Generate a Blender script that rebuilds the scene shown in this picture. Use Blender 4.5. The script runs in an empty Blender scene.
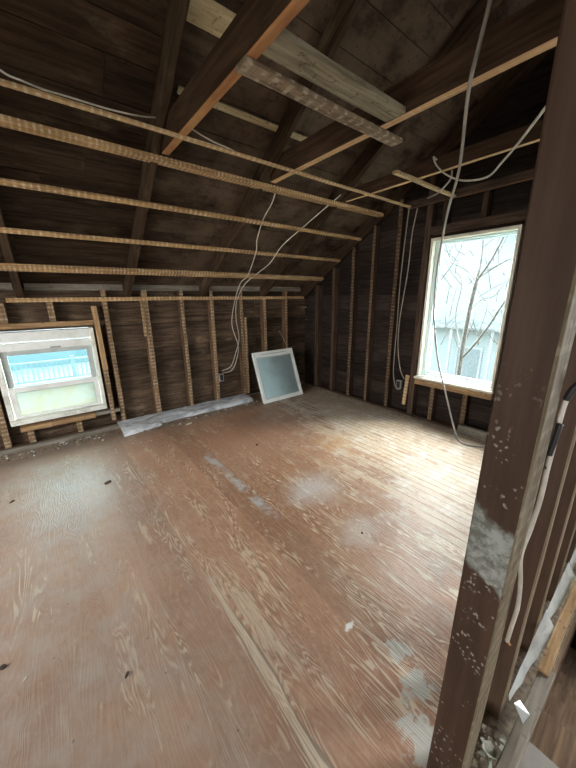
import bpy, bmesh, math, random
from mathutils import Vector, Matrix, noise as mnoise
random.seed(7)
S = bpy.context.scene
COL = S.collection
R = math.radians

# ------------------------------------------------------------------ camera
H = 1.5
YAW, PITCH, ROLL, FPX = 0.664435, 0.274999, -0.010416, 306.884
def cam_axes():
    cy, sy, cp, sp = math.cos(YAW), math.sin(YAW), math.cos(PITCH), math.sin(PITCH)
    f = Vector((sy*cp, cy*cp, -sp)); r = Vector((cy, -sy, 0)); u = r.cross(f)
    cr, sr = math.cos(ROLL), math.sin(ROLL)
    return r*cr + u*sr, u*cr - r*sr, f
cr_, cu_, cf_ = cam_axes()
cd = bpy.data.cameras.new('camera'); cam = bpy.data.objects.new('camera', cd); COL.objects.link(cam)
m = Matrix((cr_, cu_, -cf_)).transposed().to_4x4(); m.translation = (0, 0, H); cam.matrix_world = m
cd.sensor_fit = 'VERTICAL'; cd.sensor_height = 36; cd.lens = FPX/768*36; cd.clip_start = 0.02; cd.clip_end = 300
S.camera = cam

# ------------------------------------------------------------------ sky, sun, daylight
W = bpy.data.worlds.new('sky'); S.world = W; W.use_nodes = True
wn = W.node_tree.nodes; wl = W.node_tree.links
bg = wn['Background']; bg.inputs['Strength'].default_value = 7.0
tc = wn.new('ShaderNodeTexCoord'); sep = wn.new('ShaderNodeSeparateXYZ'); rp = wn.new('ShaderNodeValToRGB')
wl.new(tc.outputs['Generated'], sep.inputs[0]); wl.new(sep.outputs['Z'], rp.inputs[0])
rp.color_ramp.elements[0].position = 0.0; rp.color_ramp.elements[0].color = (0.92, 0.97, 1.0, 1)
rp.color_ramp.elements[1].position = 0.8; rp.color_ramp.elements[1].color = (0.78, 0.90, 1.0, 1)
wl.new(rp.outputs[0], bg.inputs['Color'])

def lamp(kind, name, loc, direction, energy, color=(1, 1, 1), size=None, angle=None):
    l = bpy.data.lights.new(name, kind); l.energy = energy; l.color = color
    if size: l.shape = 'RECTANGLE'; l.size, l.size_y = size
    if angle: l.angle = angle
    o = bpy.data.objects.new(name, l); COL.objects.link(o); o.location = loc
    o.rotation_euler = Vector(direction).to_track_quat('-Z', 'Y').to_euler(); return o
lamp('SUN', 'hazy_sun', (20, 12, 20), (-0.80, -0.43, -0.44), 60.0, (1.0, 0.94, 0.88), angle=R(112))
# area lamps at windows outside the frame; left and hall ones are added fill
lamp('AREA', 'left_fill_light', (-2.52, 1.9, 1.35), (1, 0.45, -0.6), 30, (1.0, 0.95, 0.88), (1.5, 1.5)).data.spread = R(110)
lamp('AREA', 'hall_fill_light', (-2.52, -1.6, 1.35), (1, 0.75, -0.2), 40, (1.0, 0.92, 0.80), (1.3, 1.4))
lamp('AREA', 'stair_window_daylight', (3.76, -1.6, 1.3), (-1, 0.45, -0.35), 36, (0.95, 0.98, 1.0), (1.3, 1.3))
for nm, loc, d, sz in (('gable_window_portal', (3.80, 1.5, 1.33), (-1, 0, 0), (0.95, 1.6)), ('eave_window_portal', (0, 4.30, 0.73), (0, -1, 0), (0.95, 1.0))):
    p = lamp('AREA', nm, loc, d, 1, size=sz); p.data.cycles.is_portal = True

vs = S.view_settings
S.display_settings.display_device = 'sRGB'
vs.view_transform = 'Standard'; vs.look = 'None'; vs.gamma = 1; vs.exposure = 0.27; vs.use_curve_mapping = False

# ------------------------------------------------------------------ node helper
class NB:
    def __init__(s, name):
        s.m = bpy.data.materials.new(name); s.m.use_nodes = True
        s.t = s.m.node_tree; s.n = s.t.nodes; s.l = s.t.links
        s.bsdf = s.n['Principled BSDF']; s.out = s.n['Material Output']
        s.co = s.n.new('ShaderNodeTexCoord')
    def put(s, sock, v):
        if isinstance(v, bpy.types.NodeSocket): s.l.new(v, sock)
        elif v is not None:
            if isinstance(v, (tuple, list)) and len(v) == 3 and sock.type == 'RGBA': v = (*v, 1)
            sock.default_value = v
    def obj(s): return s.co.outputs['Object']
    def xyz(s, v):
        k = s.n.new('ShaderNodeSeparateXYZ'); s.l.new(v, k.inputs[0]); return k.outputs[0], k.outputs[1], k.outputs[2]
    def vec(s, x, y, z):
        k = s.n.new('ShaderNodeCombineXYZ')
        for i, v in enumerate((x, y, z)): s.put(k.inputs[i], v)
        return k.outputs[0]
    def m_(s, op, a, b=None, c=None, clamp=False):
        k = s.n.new('ShaderNodeMath'); k.operation = op; k.use_clamp = clamp
        for i, v in enumerate((a, b, c)):
            if v is not None: s.put(k.inputs[i], v)
        return k.outputs[0]
    def mul(s, a, b): return s.m_('MULTIPLY', a, b)
    def add(s, a, b): return s.m_('ADD', a, b)
    def scale(s, v, sc):
        k = s.n.new('ShaderNodeMapping'); s.l.new(v, k.inputs[0]); k.inputs['Scale'].default_value = sc; return k.outputs[0]
    def noise(s, v, sc=5, det=4, rough=0.55, dist=0.0):
        k = s.n.new('ShaderNodeTexNoise'); s.l.new(v, k.inputs['Vector'])
        k.inputs['Scale'].default_value = sc; k.inputs['Detail'].default_value = det
        k.inputs['Roughness'].default_value = rough; k.inputs['Distortion'].default_value = dist
        return k.outputs['Fac']
    def vor(s, v, sc=5, feat='F1'):
        k = s.n.new('ShaderNodeTexVoronoi'); k.feature = feat; s.l.new(v, k.inputs['Vector']); k.inputs['Scale'].default_value = sc
        return k.outputs['Distance']
    def white(s, v):
        k = s.n.new('ShaderNodeTexWhiteNoise'); k.noise_dimensions = '1D'; s.put(k.inputs['W'], v); return k.outputs['Value']
    def step(s, v, lo, hi):
        k = s.n.new('ShaderNodeMapRange'); k.interpolation_type = 'SMOOTHSTEP'; s.put(k.inputs['Value'], v)
        k.inputs['From Min'].default_value = lo; k.inputs['From Max'].default_value = hi
        return k.outputs['Result']
    def mix(s, f, a, b, mode='MIX'):
        k = s.n.new('ShaderNodeMix'); k.data_type = 'RGBA'; k.blend_type = mode
        s.put(k.inputs[0], f); s.put(k.inputs[6], a); s.put(k.inputs[7], b); return k.outputs[2]
    def rnd(s): return s.n.new('ShaderNodeObjectInfo').outputs['Random']
    def island(s): return s.n.new('ShaderNodeNewGeometry').outputs['Random Per Island']
    def bump(s, h, strength=0.3, dist=0.01):
        k = s.n.new('ShaderNodeBump'); k.inputs['Strength'].default_value = strength; k.inputs['Distance'].default_value = dist
        s.l.new(h, k.inputs['Height']); s.l.new(k.outputs[0], s.bsdf.inputs['Normal'])
    def fin(s, col, rough=0.7, metal=0.0, spec=None):
        s.put(s.bsdf.inputs['Base Color'], col); s.put(s.bsdf.inputs['Roughness'], rough); s.put(s.bsdf.inputs['Metallic'], metal)
        if spec is not None: s.put(s.bsdf.inputs['Specular IOR Level'], spec)
        return s.m
def vmul(c, f): return tuple(x*f for x in c)

def wood(name, base, dark, pale=None, rough=0.75, grey=None, lath=0.0, lathcol=(0.62, 0.55, 0.44), spots=None, var=0.35, period=0.044, isl=False):
    """Wood whose length is the object's own X axis; lath > 0 adds the plaster lines left between laths."""
    b = NB(name); v = b.obj(); x, y, z = b.xyz(v)
    r = b.island() if isl else b.rnd()
    off = b.mul(r, 37.0)
    pv = b.vec(b.add(b.mul(x, 1.3), off), b.mul(y, 16.0), b.mul(z, 16.0))
    g = b.noise(pv, 2.2, 6, 0.62, 0.6)
    big = b.noise(b.vec(b.add(x, off), b.mul(y, 2.0), b.mul(z, 2.0)), 2.5, 4, 0.6)
    col = b.mix(b.step(g, 0.3, 0.72), dark, base)
    if pale: col = b.mix(b.mul(b.step(big, 0.52, 0.75), 0.75), col, pale)
    val = b.add(b.mul(r, var*2), 1.0 - var)
    col = b.mix(1.0, col, b.vec(val, val, val), 'MULTIPLY')
    h = g
    if lath > 0:
        jit = b.mul(b.noise(b.vec(x, off, 0.0), 9, 3), 0.9)
        ph = b.m_('FRACT', b.add(b.m_('DIVIDE', x, period), b.add(jit, off)))
        line = b.m_('SUBTRACT', 1.0, b.step(b.m_('ABSOLUTE', b.m_('SUBTRACT', ph, 0.5)), 0.10, 0.24))
        brk = b.step(b.noise(b.vec(b.mul(b.add(x, off), 1.5), b.mul(y, 6), b.mul(z, 6)), 8, 4, 0.6), 0.40, 0.62)
        lm = b.mul(b.mul(line, brk), lath)
        col = b.mix(lm, col, lathcol)
        dk = b.mul(b.step(b.m_('ABSOLUTE', b.m_('SUBTRACT', ph, 0.5)), 0.40, 0.48), 0.22*min(1, lath*1.3))
        col = b.mix(dk, col, vmul(dark, 0.6))
        h = b.add(h, b.mul(lm, 0.5))
    if grey:  # paints bounced light into the colour further along own X
        bounce = b.mul(b.step(b.add(x, b.mul(b.m_('SUBTRACT', big, 0.5), 0.9)), grey[0], grey[1]), b.step(b.noise(v, 3.5, 5, 0.65), 0.3, 0.62))
        col = b.mix(b.mul(bounce, 0.8), col, grey[2])
    if spots:
        sp = b.step(b.noise(v, 30, 3, 0.6), 0.60, 0.70)
        col = b.mix(b.mul(sp, 0.7), col, spots)
    b.bump(h, 0.3, 0.004)
    return b.fin(col, rough, 0.0, 0.12)

def plain(name, col, rough=0.6, metal=0.0, nz=0.15, sc=12, spec=None, dirt=None):
    b = NB(name); v = b.obj(); n = b.noise(v, sc, 5, 0.6)
    c = b.mix(b.step(n, 0.3, 0.7), vmul(col, 1-nz), vmul(col, 1+nz))
    if dirt: c = b.mix(b.mul(b.step(b.noise(v, 6, 6, 0.7), 0.5, 0.68), 0.7), c, dirt)
    return b.fin(c, rough, metal, spec)

M = {}
M['stud'] = wood('old stud wood', (0.20, 0.125, 0.075), (0.07, 0.042, 0.026), (0.25, 0.17, 0.10), lath=0.0)
M['stud_lath'] = wood('stud edge with lath lines', (0.36, 0.235, 0.13), (0.17, 0.105, 0.058), (0.44, 0.30, 0.175), lath=0.55, lathcol=(0.66, 0.58, 0.46), var=0.25)
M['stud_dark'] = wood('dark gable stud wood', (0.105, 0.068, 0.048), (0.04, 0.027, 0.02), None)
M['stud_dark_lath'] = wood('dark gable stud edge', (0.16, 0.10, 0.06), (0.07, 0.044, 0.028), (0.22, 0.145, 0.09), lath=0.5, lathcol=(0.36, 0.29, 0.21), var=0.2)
M['strip'] = wood('ceiling strip wood', (0.52, 0.33, 0.155), (0.28, 0.165, 0.078), (0.62, 0.43, 0.23), lath=0.5, lathcol=(0.86, 0.78, 0.62), var=0.12)
M['strip_pale'] = wood('pale ceiling strip wood', (0.62, 0.44, 0.24), (0.38, 0.25, 0.125), (0.68, 0.51, 0.30), lath=0.5, lathcol=(0.88, 0.80, 0.64), var=0.1)
M['strip_key'] = wood('heavily keyed strip wood', (0.50, 0.315, 0.15), (0.24, 0.14, 0.07), (0.60, 0.42, 0.24), lath=0.55, lathcol=(0.84, 0.76, 0.60), var=0.1, period=0.034)
M['rafter'] = wood('rafter wood', (0.080, 0.050, 0.030), (0.026, 0.016, 0.010), (0.135, 0.095, 0.06), var=0.15)
M['tie'] = wood('dark collar tie face', (0.085, 0.048, 0.029), (0.035, 0.02, 0.013), None, var=0.1)
M['tie_edge'] = wood('orange collar tie underside', (0.50, 0.26, 0.115), (0.31, 0.145, 0.065), (0.56, 0.34, 0.165), var=0.08)
M['tie_pale'] = wood('pale collar tie underside', (0.72, 0.49, 0.27), (0.45, 0.28, 0.15), None, var=0.05, lath=0.25)
M['orange'] = wood('orange board', (0.50, 0.33, 0.175), (0.26, 0.155, 0.08), (0.56, 0.41, 0.25), var=0.15, spots=(0.12, 0.07, 0.045))
M['greyboard'] = wood('grey weathered board', (0.33, 0.29, 0.205), (0.15, 0.125, 0.088), (0.40, 0.355, 0.26), var=0.1, spots=(0.08, 0.06, 0.045))
M['grey_key'] = wood('grey strip with plaster keys', (0.30, 0.22, 0.15), (0.13, 0.095, 0.065), (0.38, 0.33, 0.25), var=0.1, lath=0.6, lathcol=(0.58, 0.52, 0.42), period=0.075, spots=(0.07, 0.05, 0.035))
M['dusty'] = wood('dusty grey wood', (0.30, 0.27, 0.225), (0.15, 0.13, 0.105), (0.38, 0.35, 0.30), var=0.15, spots=(0.12, 0.10, 0.085))
M['deck'] = wood('roof boards', (0.060, 0.036, 0.022), (0.020, 0.012, 0.008), (0.125, 0.09, 0.058), var=0.4, grey=(0.6, 1.7, (0.155, 0.112, 0.080)), spots=(0.02, 0.014, 0.011), isl=True)  # grey share paints window bounce into the boards to the right
M['sheath'] = wood('wall sheathing boards', (0.125, 0.085, 0.056), (0.042, 0.028, 0.019), (0.25, 0.18, 0.12), var=0.4, isl=True, spots=(0.03, 0.023, 0.018))
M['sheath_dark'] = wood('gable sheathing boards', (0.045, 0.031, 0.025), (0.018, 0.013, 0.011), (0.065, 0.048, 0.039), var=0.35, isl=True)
M['batten'] = wood('pale deck batten', (0.72, 0.62, 0.40), (0.42, 0.33, 0.19), (0.80, 0.72, 0.52), spots=(0.2, 0.13, 0.06), var=0.1)
M['tread'] = wood('stair boards', (0.20, 0.135, 0.085), (0.09, 0.06, 0.04), (0.27, 0.21, 0.15), var=0.2, isl=True)
M['white_paint'] = plain('weathered white paint', (0.80, 0.82, 0.76), 0.5, nz=0.08, dirt=(0.42, 0.40, 0.34))
M['cream_paint'] = plain('cream window paint', (0.80, 0.77, 0.64), 0.5, nz=0.08, dirt=(0.62, 0.57, 0.45))
M['grey_paint'] = plain('grey sash paint', (0.48, 0.52, 0.51), 0.5, nz=0.08)
M['sash_white'] = plain('white sash paint', (0.84, 0.87, 0.85), 0.45, nz=0.06, dirt=(0.66, 0.68, 0.64))
M['blue_paint'] = plain('pale blue window track', (0.66, 0.80, 0.84), 0.4, nz=0.05)
M['cord'] = plain('grey cable sheath', (0.34, 0.31, 0.27), 0.5)
M['wire'] = plain('off-white cable sheath', (0.62, 0.58, 0.50), 0.5)
M['wire_dim'] = plain('dull cable sheath', (0.36, 0.32, 0.27), 0.55)
M['black'] = plain('black plastic', (0.02, 0.02, 0.022), 0.5)
M['boxsteel'] = plain('galvanised box', (0.42, 0.42, 0.41), 0.45, 0.6)
M['metal'] = plain('crumpled metal flashing', (0.86, 0.90, 0.91), 0.25, 0.5, nz=0.15, sc=8)
M['plaster'] = plain('plaster rubble', (0.52, 0.53, 0.49), 0.9, nz=0.3, sc=20)
M['dirt'] = plain('brown rubble', (0.17, 0.135, 0.10), 0.95, nz=0.45, sc=40)
M['chip'] = plain('dark chip', (0.06, 0.045, 0.035), 0.8)
M['palechip'] = plain('pale chip', (0.55, 0.52, 0.45), 0.9)
M['landing'] = plain('grey painted landing', (0.24, 0.22, 0.20), 0.45, nz=0.2, sc=5)
M['shade_ext'] = plain('outside wall', (0.4, 0.4, 0.4), 0.8)

def glass_mat(name, tint=(0.93, 0.98, 0.98), refl=0.08, rough=0.02):
    b = NB(name); b.n.remove(b.bsdf)
    t = b.n.new('ShaderNodeBsdfTransparent'); t.inputs[0].default_value = (*tint, 1)
    g = b.n.new('ShaderNodeBsdfGlossy'); g.inputs['Roughness'].default_value = rough
    f = b.n.new('ShaderNodeFresnel'); f.inputs[0].default_value = 1.45
    mx = b.n.new('ShaderNodeMixShader'); b.l.new(b.mul(f.outputs[0], b.m_('SUBTRACT', 1.0, b.n.new('ShaderNodeNewGeometry').outputs['Backfacing'])), mx.inputs[0])
    b.l.new(t.outputs[0], mx.inputs[1]); b.l.new(g.outputs[0], mx.inputs[2]); b.l.new(mx.outputs[0], b.out.inputs[0]); return b.m
M['glass'] = glass_mat('window glass', (0.93, 0.975, 0.975))
M['glass1'] = glass_mat('cyan window glass', (0.60, 0.78, 0.81))
def frosted():
    b = NB('clouded plastic pane'); b.n.remove(b.bsdf); v = b.obj()
    n = b.noise(v, 7, 4, 0.6, 1.0)
    c = b.mix(b.step(n, 0.4, 0.62), (0.36, 0.41, 0.39), (0.35, 0.38, 0.325))
    a = b.n.new('ShaderNodeBsdfTranslucent'); b.l.new(c, a.inputs[0])
    t = b.n.new('ShaderNodeBsdfTransparent'); b.l.new(c, t.inputs[0])
    d = b.n.new('ShaderNodeBsdfDiffuse'); b.l.new(c, d.inputs[0])
    m1 = b.n.new('ShaderNodeMixShader'); m1.inputs[0].default_value = 0.25; b.l.new(a.outputs[0], m1.inputs[1]); b.l.new(t.outputs[0], m1.inputs[2])
    m2 = b.n.new('ShaderNodeMixShader'); m2.inputs[0].default_value = 0.3; b.l.new(m1.outputs[0], m2.inputs[1]); b.l.new(d.outputs[0], m2.inputs[2])
    b.l.new(m2.outputs[0], b.out.inputs[0]); return b.m
M['frosted'] = frosted()
def sash_glass():
    b = NB('grey-cyan glass pane'); v = b.obj(); n = b.noise(v, 6, 4, 0.6)
    x, y, z = b.xyz(v)
    cyan_side = b.step(b.add(b.m_('MULTIPLY', b.add(x, b.mul(z, 0.25)), -1.1), b.mul(n, 0.35)), -0.10, 0.62)
    c = b.mix(cyan_side, (0.22, 0.28, 0.29), (0.50, 0.70, 0.74))  # pane colour runs from pale cyan at left to grey at right
    return b.fin(c, b.add(b.mul(n, 0.15), 0.12), 0.0, 0.6)
M['sash_glass'] = sash_glass()
def poly_mat():
    b = NB('thin plastic sheet'); v = b.obj(); n = b.noise(b.scale(v, (1, 2.5, 1)), 5, 4, 0.55, 0.8)
    c = b.mix(b.step(n, 0.3, 0.7), (0.62, 0.67, 0.74), (0.86, 0.90, 0.94))
    b.put(b.bsdf.inputs['Alpha'], b.add(b.mul(b.step(n, 0.3, 0.7), 0.35), 0.55))
    return b.fin(c, 0.3)
M['poly'] = poly_mat()

def floor_mat():
    b = NB('worn painted floor boards'); v = b.obj(); x, y, z = b.xyz(v)
    BW = 0.074
    wob = b.mul(b.m_('SUBTRACT', b.noise(b.vec(b.mul(x, 0.5), b.mul(y, 1.2), 0.0), 1.5, 2), 0.5), 0.012)
    xs = b.m_('DIVIDE', b.add(x, wob), BW)
    bid = b.m_('FLOOR', xs); fx = b.m_('FRACT', xs)
    r = b.white(bid); r2 = b.white(b.add(bid, 57.3))
    rb = b.white(b.m_('FLOOR', b.m_('DIVIDE', xs, 3.0))); rb2 = b.white(b.add(b.m_('FLOOR', b.m_('DIVIDE', xs, 3.0)), 91.7))
    # cathedral grain: contour lines of a stretched noise, different on every board
    gn = b.noise(b.vec(b.add(b.mul(x, 6.0), b.mul(rb, 40)), b.add(b.mul(y, 0.8), b.mul(rb2, 30)), 0.0), 1.6, 3, 0.45, 0.45)
    rings = b.m_('SINE', b.mul(gn, 120.0))
    fine = b.noise(b.vec(b.add(b.mul(x, 90.0), b.mul(r, 11)), b.mul(y, 3.0), 0.0), 1.0, 4, 0.6)
    wearn = b.noise(b.vec(b.add(b.mul(x, 4.2), b.mul(r, 3.0)), b.add(b.mul(y, 0.95), b.mul(r2, 4)), 0.0), 1.7, 6, 0.62, 0.5)
    big = b.noise(v, 0.9, 5, 0.6)
    mid = b.noise(v, 5.5, 6, 0.68)
    fmid = b.noise(v, 22, 5, 0.65)
    def blob(cx, cy, rx, ry, soft=0.6, warp=0.5):
        dx = b.m_('DIVIDE', b.m_('SUBTRACT', x, cx), rx); dy = b.m_('DIVIDE', b.m_('SUBTRACT', y, cy), ry)
        d = b.m_('SQRT', b.add(b.mul(dx, dx), b.mul(dy, dy)))
        d = b.add(d, b.mul(b.m_('SUBTRACT', mid if rx > 0.12 else fmid, 0.5), warp*(2 if rx > 0.12 else 3.2)))
        return b.m_('SUBTRACT', 1.0, b.step(d, 1-soft, 1.0))
    paint = b.mix(b.step(big, 0.35, 0.65), (0.29, 0.142, 0.080), (0.41, 0.232, 0.145))
    paint = b.mix(b.mul(b.step(mid, 0.5, 0.72), 0.5), paint, (0.37, 0.27, 0.205))
    paint = b.mix(b.mul(b.step(mid, 0.48, 0.28), 0.0), paint, (0.2, 0.11, 0.07))
    mot = b.noise(b.vec(b.mul(x, 1.6), y, 0.0), 24, 6, 0.7, 0.6)
    paint = b.mix(b.mul(b.step(mot, 0.52, 0.68), 0.55), paint, (0.46, 0.33, 0.24))
    paint = b.mix(b.mul(b.step(mot, 0.46, 0.32), 0.55), paint, (0.19, 0.10, 0.062))
    rv = b.add(b.mul(rb, 0.3), 0.85)
    paint = b.mix(1.0, paint, b.vec(rv, rv, rv), 'MULTIPLY')
    paint = b.mix(b.mul(b.step(rings, 0.35, 0.95), 0.30), paint, (0.44, 0.31, 0.215))
    # bare wood where the paint has gone, following the grain
    bare = b.mix(b.step(fine, 0.35, 0.65), (0.52, 0.42, 0.29), (0.68, 0.58, 0.44))
    right = b.step(b.add(x, b.add(b.mul(b.m_('SUBTRACT', mid, 0.5), 0.9), b.mul(y, -0.30))), 1.0, 2.1)
    wx = b.add(b.mul(blob(0.56, 0.95, 0.20, 0.75, 0.9, 0.3), 0.13), b.add(b.mul(blob(0.07, 1.05, 0.17, 0.42, 0.9, 0.3), 0.12), b.mul(blob(0.72, 1.15, 0.10, 0.50, 0.9, 0.3), 0.10)))
    lw = b.mul(b.m_('SUBTRACT', 1.0, b.step(x, -0.1, 0.5)), -0.06)
    wearn = b.add(wearn, b.add(wx, lw))
    zone = b.step(b.add(wearn, b.mul(right, 0.20)), 0.49, 0.58)
    core = b.step(b.add(wearn, b.mul(right, 0.30)), 0.645, 0.71)
    lines = b.step(b.add(rings, b.mul(b.m_('SUBTRACT', fine, 0.5), 0.8)), 0.35, 0.75)
    wear = b.m_('MAXIMUM', b.mul(zone, lines), core)
    col = b.mix(b.mul(wear, b.add(0.55, b.mul(rb2, 0.35))), paint, bare)
    col = b.mix(b.mul(b.step(rings, -0.7, -0.95), b.mul(b.add(zone, 0.35), 0.35)), col, (0.17, 0.10, 0.068))
    # a long split pale streak on one board
    sx = b.m_('ABSOLUTE', b.m_('SUBTRACT', b.add(x, b.mul(b.m_('SUBTRACT', gn, 0.5), 0.10)), 0.475))
    sw_ = b.add(0.012, b.mul(b.noise(b.vec(b.mul(x, 2), b.mul(y, 3), 0.0), 2, 3), 0.022))
    s = b.m_('SUBTRACT', 1.0, b.step(b.m_('DIVIDE', sx, sw_), 0.75, 1.05))
    s = b.mul(s, b.mul(b.step(y, 0.30, 0.42), b.m_('SUBTRACT', 1.0, b.step(y, 1.2, 1.45))))
    col = b.mix(b.mul(s, b.add(0.30, b.mul(b.step(b.noise(b.vec(b.mul(x, 150.0), b.mul(y, 2.0), 0.0), 1.0, 4, 0.6), 0.42, 0.58), 0.6))), col, (0.60, 0.53, 0.40))
    s2 = b.m_('SUBTRACT', 1.0, b.step(b.m_('ABSOLUTE', b.m_('SUBTRACT', sx, 0.021)), 0.002, 0.006))
    col = b.mix(b.mul(s2, b.mul(0.7, b.mul(b.step(y, 0.3, 0.4), b.m_('SUBTRACT', 1.0, b.step(y, 1.0, 1.3))))), col, (0.15, 0.105, 0.075))
    # grey flaking line along a joint
    gl = b.mul(b.step(mid, 0.42, 0.6), 0.9)
    dx = b.m_('ABSOLUTE', b.m_('SUBTRACT', b.add(x, b.mul(b.m_('SUBTRACT', mid, 0.5), 0.10)), 1.06))
    s = b.mul(b.m_('SUBTRACT', 1.0, b.step(dx, 0.02, 0.05)), b.mul(b.step(y, 1.45, 1.6), b.m_('SUBTRACT', 1.0, b.step(y, 2.6, 2.8))))
    col = b.mix(b.mul(s, gl), col, (0.40, 0.41, 0.43))
    # dust, plaster and wear patches
    col = b.mix(b.mul(blob(1.50, 1.60, 0.36, 0.30, 0.95, 0.9), 0.6), col, (0.55, 0.54, 0.54))
    col = b.mix(b.mul(blob(1.42, 1.06, 0.24, 0.18, 0.95, 0.9), 0.45), col, (0.52, 0.52, 0.50))
    col = b.mix(b.mul(blob(0.975, 0.48, 0.06, 0.055, 0.4, 0.9), 0.7), col, (0.40, 0.40, 0.36))
    col = b.mix(b.mul(blob(0.925, 0.36, 0.085, 0.055, 0.4, 0.9), 0.75), col, (0.38, 0.39, 0.35))
    col = b.mix(b.mul(blob(0.885, 0.68, 0.045, 0.016, 0.7, 1.2), 0.9), col, (0.78, 0.78, 0.76))
    col = b.mix(b.mul(blob(2.22, 2.02, 0.28, 0.30, 0.7), 0.6), col, (0.47, 0.27, 0.13))
    col = b.mix(b.mul(blob(1.75, 2.75, 1.1, 0.9, 0.8, 0.25), 0.5), col, (0.30, 0.15, 0.095))
    col = b.mix(b.mul(blob(0.79, 0.27, 0.07, 0.09, 0.4, 0.9), 0.8), col, (0.48, 0.49, 0.45))
    col = b.mix(b.mul(right, b.mul(b.step(mid, 0.45, 0.7), 0.6)), col, (0.70, 0.66, 0.62))  # right-hand dust, whitened to brighten the window-lit floor
    # grey film to the left: dust, with some floor sheen painted in
    left = b.m_('SUBTRACT', 1.0, b.step(b.add(x, b.mul(b.m_('SUBTRACT', big, 0.5), 0.8)), -0.1, 0.95))
    col = b.mix(b.mul(left, b.add(0.25, b.mul(b.step(mid, 0.3, 0.7), 0.45))), col, (0.37, 0.315, 0.275))
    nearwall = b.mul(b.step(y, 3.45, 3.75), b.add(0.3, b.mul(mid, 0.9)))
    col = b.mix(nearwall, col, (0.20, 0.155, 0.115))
    # seams between boards, plainest where the floor is bare
    seam = b.step(b.add(b.m_('ABSOLUTE', b.m_('SUBTRACT', fx, 0.5)), b.mul(right, 0.035)), 0.455, 0.497)
    col = b.mix(b.mul(seam, b.add(0.03, b.mul(right, b.add(0.40, b.mul(r, 0.5))))), col, (0.15, 0.10, 0.065))
    specks = b.step(b.vor(v, 15), 0.10, 0.05)
    col = b.mix(b.mul(b.m_('SUBTRACT', 1.0, b.step(b.vor(v, 9), 0.028, 0.06)), 0.55), col, (0.10, 0.075, 0.06))
    rough = b.add(0.30, b.add(b.mul(mid, 0.22), b.mul(right, 0.14)))
    h = b.add(b.mul(rings, 0.12), b.add(b.mul(fine, 0.25), b.add(b.mul(b.mul(seam, right), -1.0), b.mul(mid, 0.35))))
    b.bump(h, 0.45, 0.005)
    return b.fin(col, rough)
M['floor'] = floor_mat()

def post_mat(name, smears):
    b = NB(name); v = b.obj(); x, y, z = b.xyz(v)           # x = height along the post
    g = b.noise(b.vec(b.mul(x, 1.2), b.mul(y, 14), b.mul(z, 14)), 2.0, 5, 0.6)
    col = b.mix(b.step(g, 0.3, 0.72), (0.042, 0.023, 0.014), (0.070, 0.039, 0.025))
    n = b.noise(v, 13, 5, 0.65)
    if smears:
        e = b.add(b.add(x, b.mul(y, -0.5)), b.mul(b.m_('SUBTRACT', n, 0.5), 0.10))
        band = b.mul(b.step(e, 0.840, 0.865), b.m_('SUBTRACT', 1.0, b.step(e, 1.00, 1.03)))
        pl = b.mix(b.step(b.noise(v, 30, 5, 0.7), 0.36, 0.62), (0.12, 0.12, 0.10), (0.30, 0.31, 0.285))
        col = b.mix(b.mul(band, 0.92), col, pl)
        low = b.m_('SUBTRACT', 1.0, b.step(x, 1.15, 1.40))
        q = b.mul(b.m_('SUBTRACT', b.noise(v, 60, 3), 0.5), 0.02)
        d = b.vor(b.vec(b.add(x, q), b.add(b.mul(y, 1.2), q), b.add(b.mul(z, 1.2), q)), 64)
        keep = b.step(b.noise(v, 14, 3), 0.50, 0.60)
        spl = b.mul(b.mul(b.m_('SUBTRACT', 1.0, b.step(d, 0.20, 0.34)), keep), low)
        col = b.mix(b.mul(spl, 0.8), col, (0.31, 0.29, 0.25))
        sc = b.step(b.noise(b.vec(b.mul(x, 3), b.mul(y, 12), z), 5, 4, 0.7), 0.68, 0.72)
        col = b.mix(b.mul(sc, 0.35), col, (0.3, 0.26, 0.2))
    b.bump(b.add(g, n), 0.25, 0.004)
    return b.fin(col, 0.55, 0.0, 0.2)
M['post'] = post_mat('brown post with plaster smears', True)
M['post_plain'] = post_mat('brown stud face', False)
M['post_edge'] = wood('rough post edge', (0.20, 0.16, 0.105), (0.09, 0.07, 0.045), (0.26, 0.22, 0.165), var=0.05, lath=0.15, spots=(0.09, 0.065, 0.045))
M['post_edge_pale'] = wood('pale stud edge', (0.28, 0.22, 0.155), (0.15, 0.115, 0.08), None, var=0.1)

# ------------------------------------------------------------------ mesh helpers
def tag(o, label=None, cat=None, group=None, kind=None):
    if label: o['label'] = label
    if cat: o['category'] = cat
    if group: o['group'] = group
    if kind: o['kind'] = kind
    return o
def empty(name, loc=(0, 0, 0), rz=0.0):
    o = bpy.data.objects.new(name, None); COL.objects.link(o); o.location = loc; o.rotation_euler = (0, 0, rz)
    o.empty_display_size = 0.1; return o
def link(name, bm, mats, parent=None, smooth=False, loc=None, mw=None):
    me = bpy.data.meshes.new(name); bmesh.ops.recalc_face_normals(bm, faces=bm.faces[:]); bm.to_mesh(me); bm.free()
    for k in (mats if isinstance(mats, (list, tuple)) else [mats]): me.materials.append(M[k] if isinstance(k, str) else k)
    if smooth:
        for p in me.polygons: p.use_smooth = True
    o = bpy.data.objects.new(name, me); COL.objects.link(o)
    if mw is not None: o.matrix_world = mw
    elif loc is not None: o.location = loc
    if parent is not None: o.parent = parent
    return o
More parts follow.
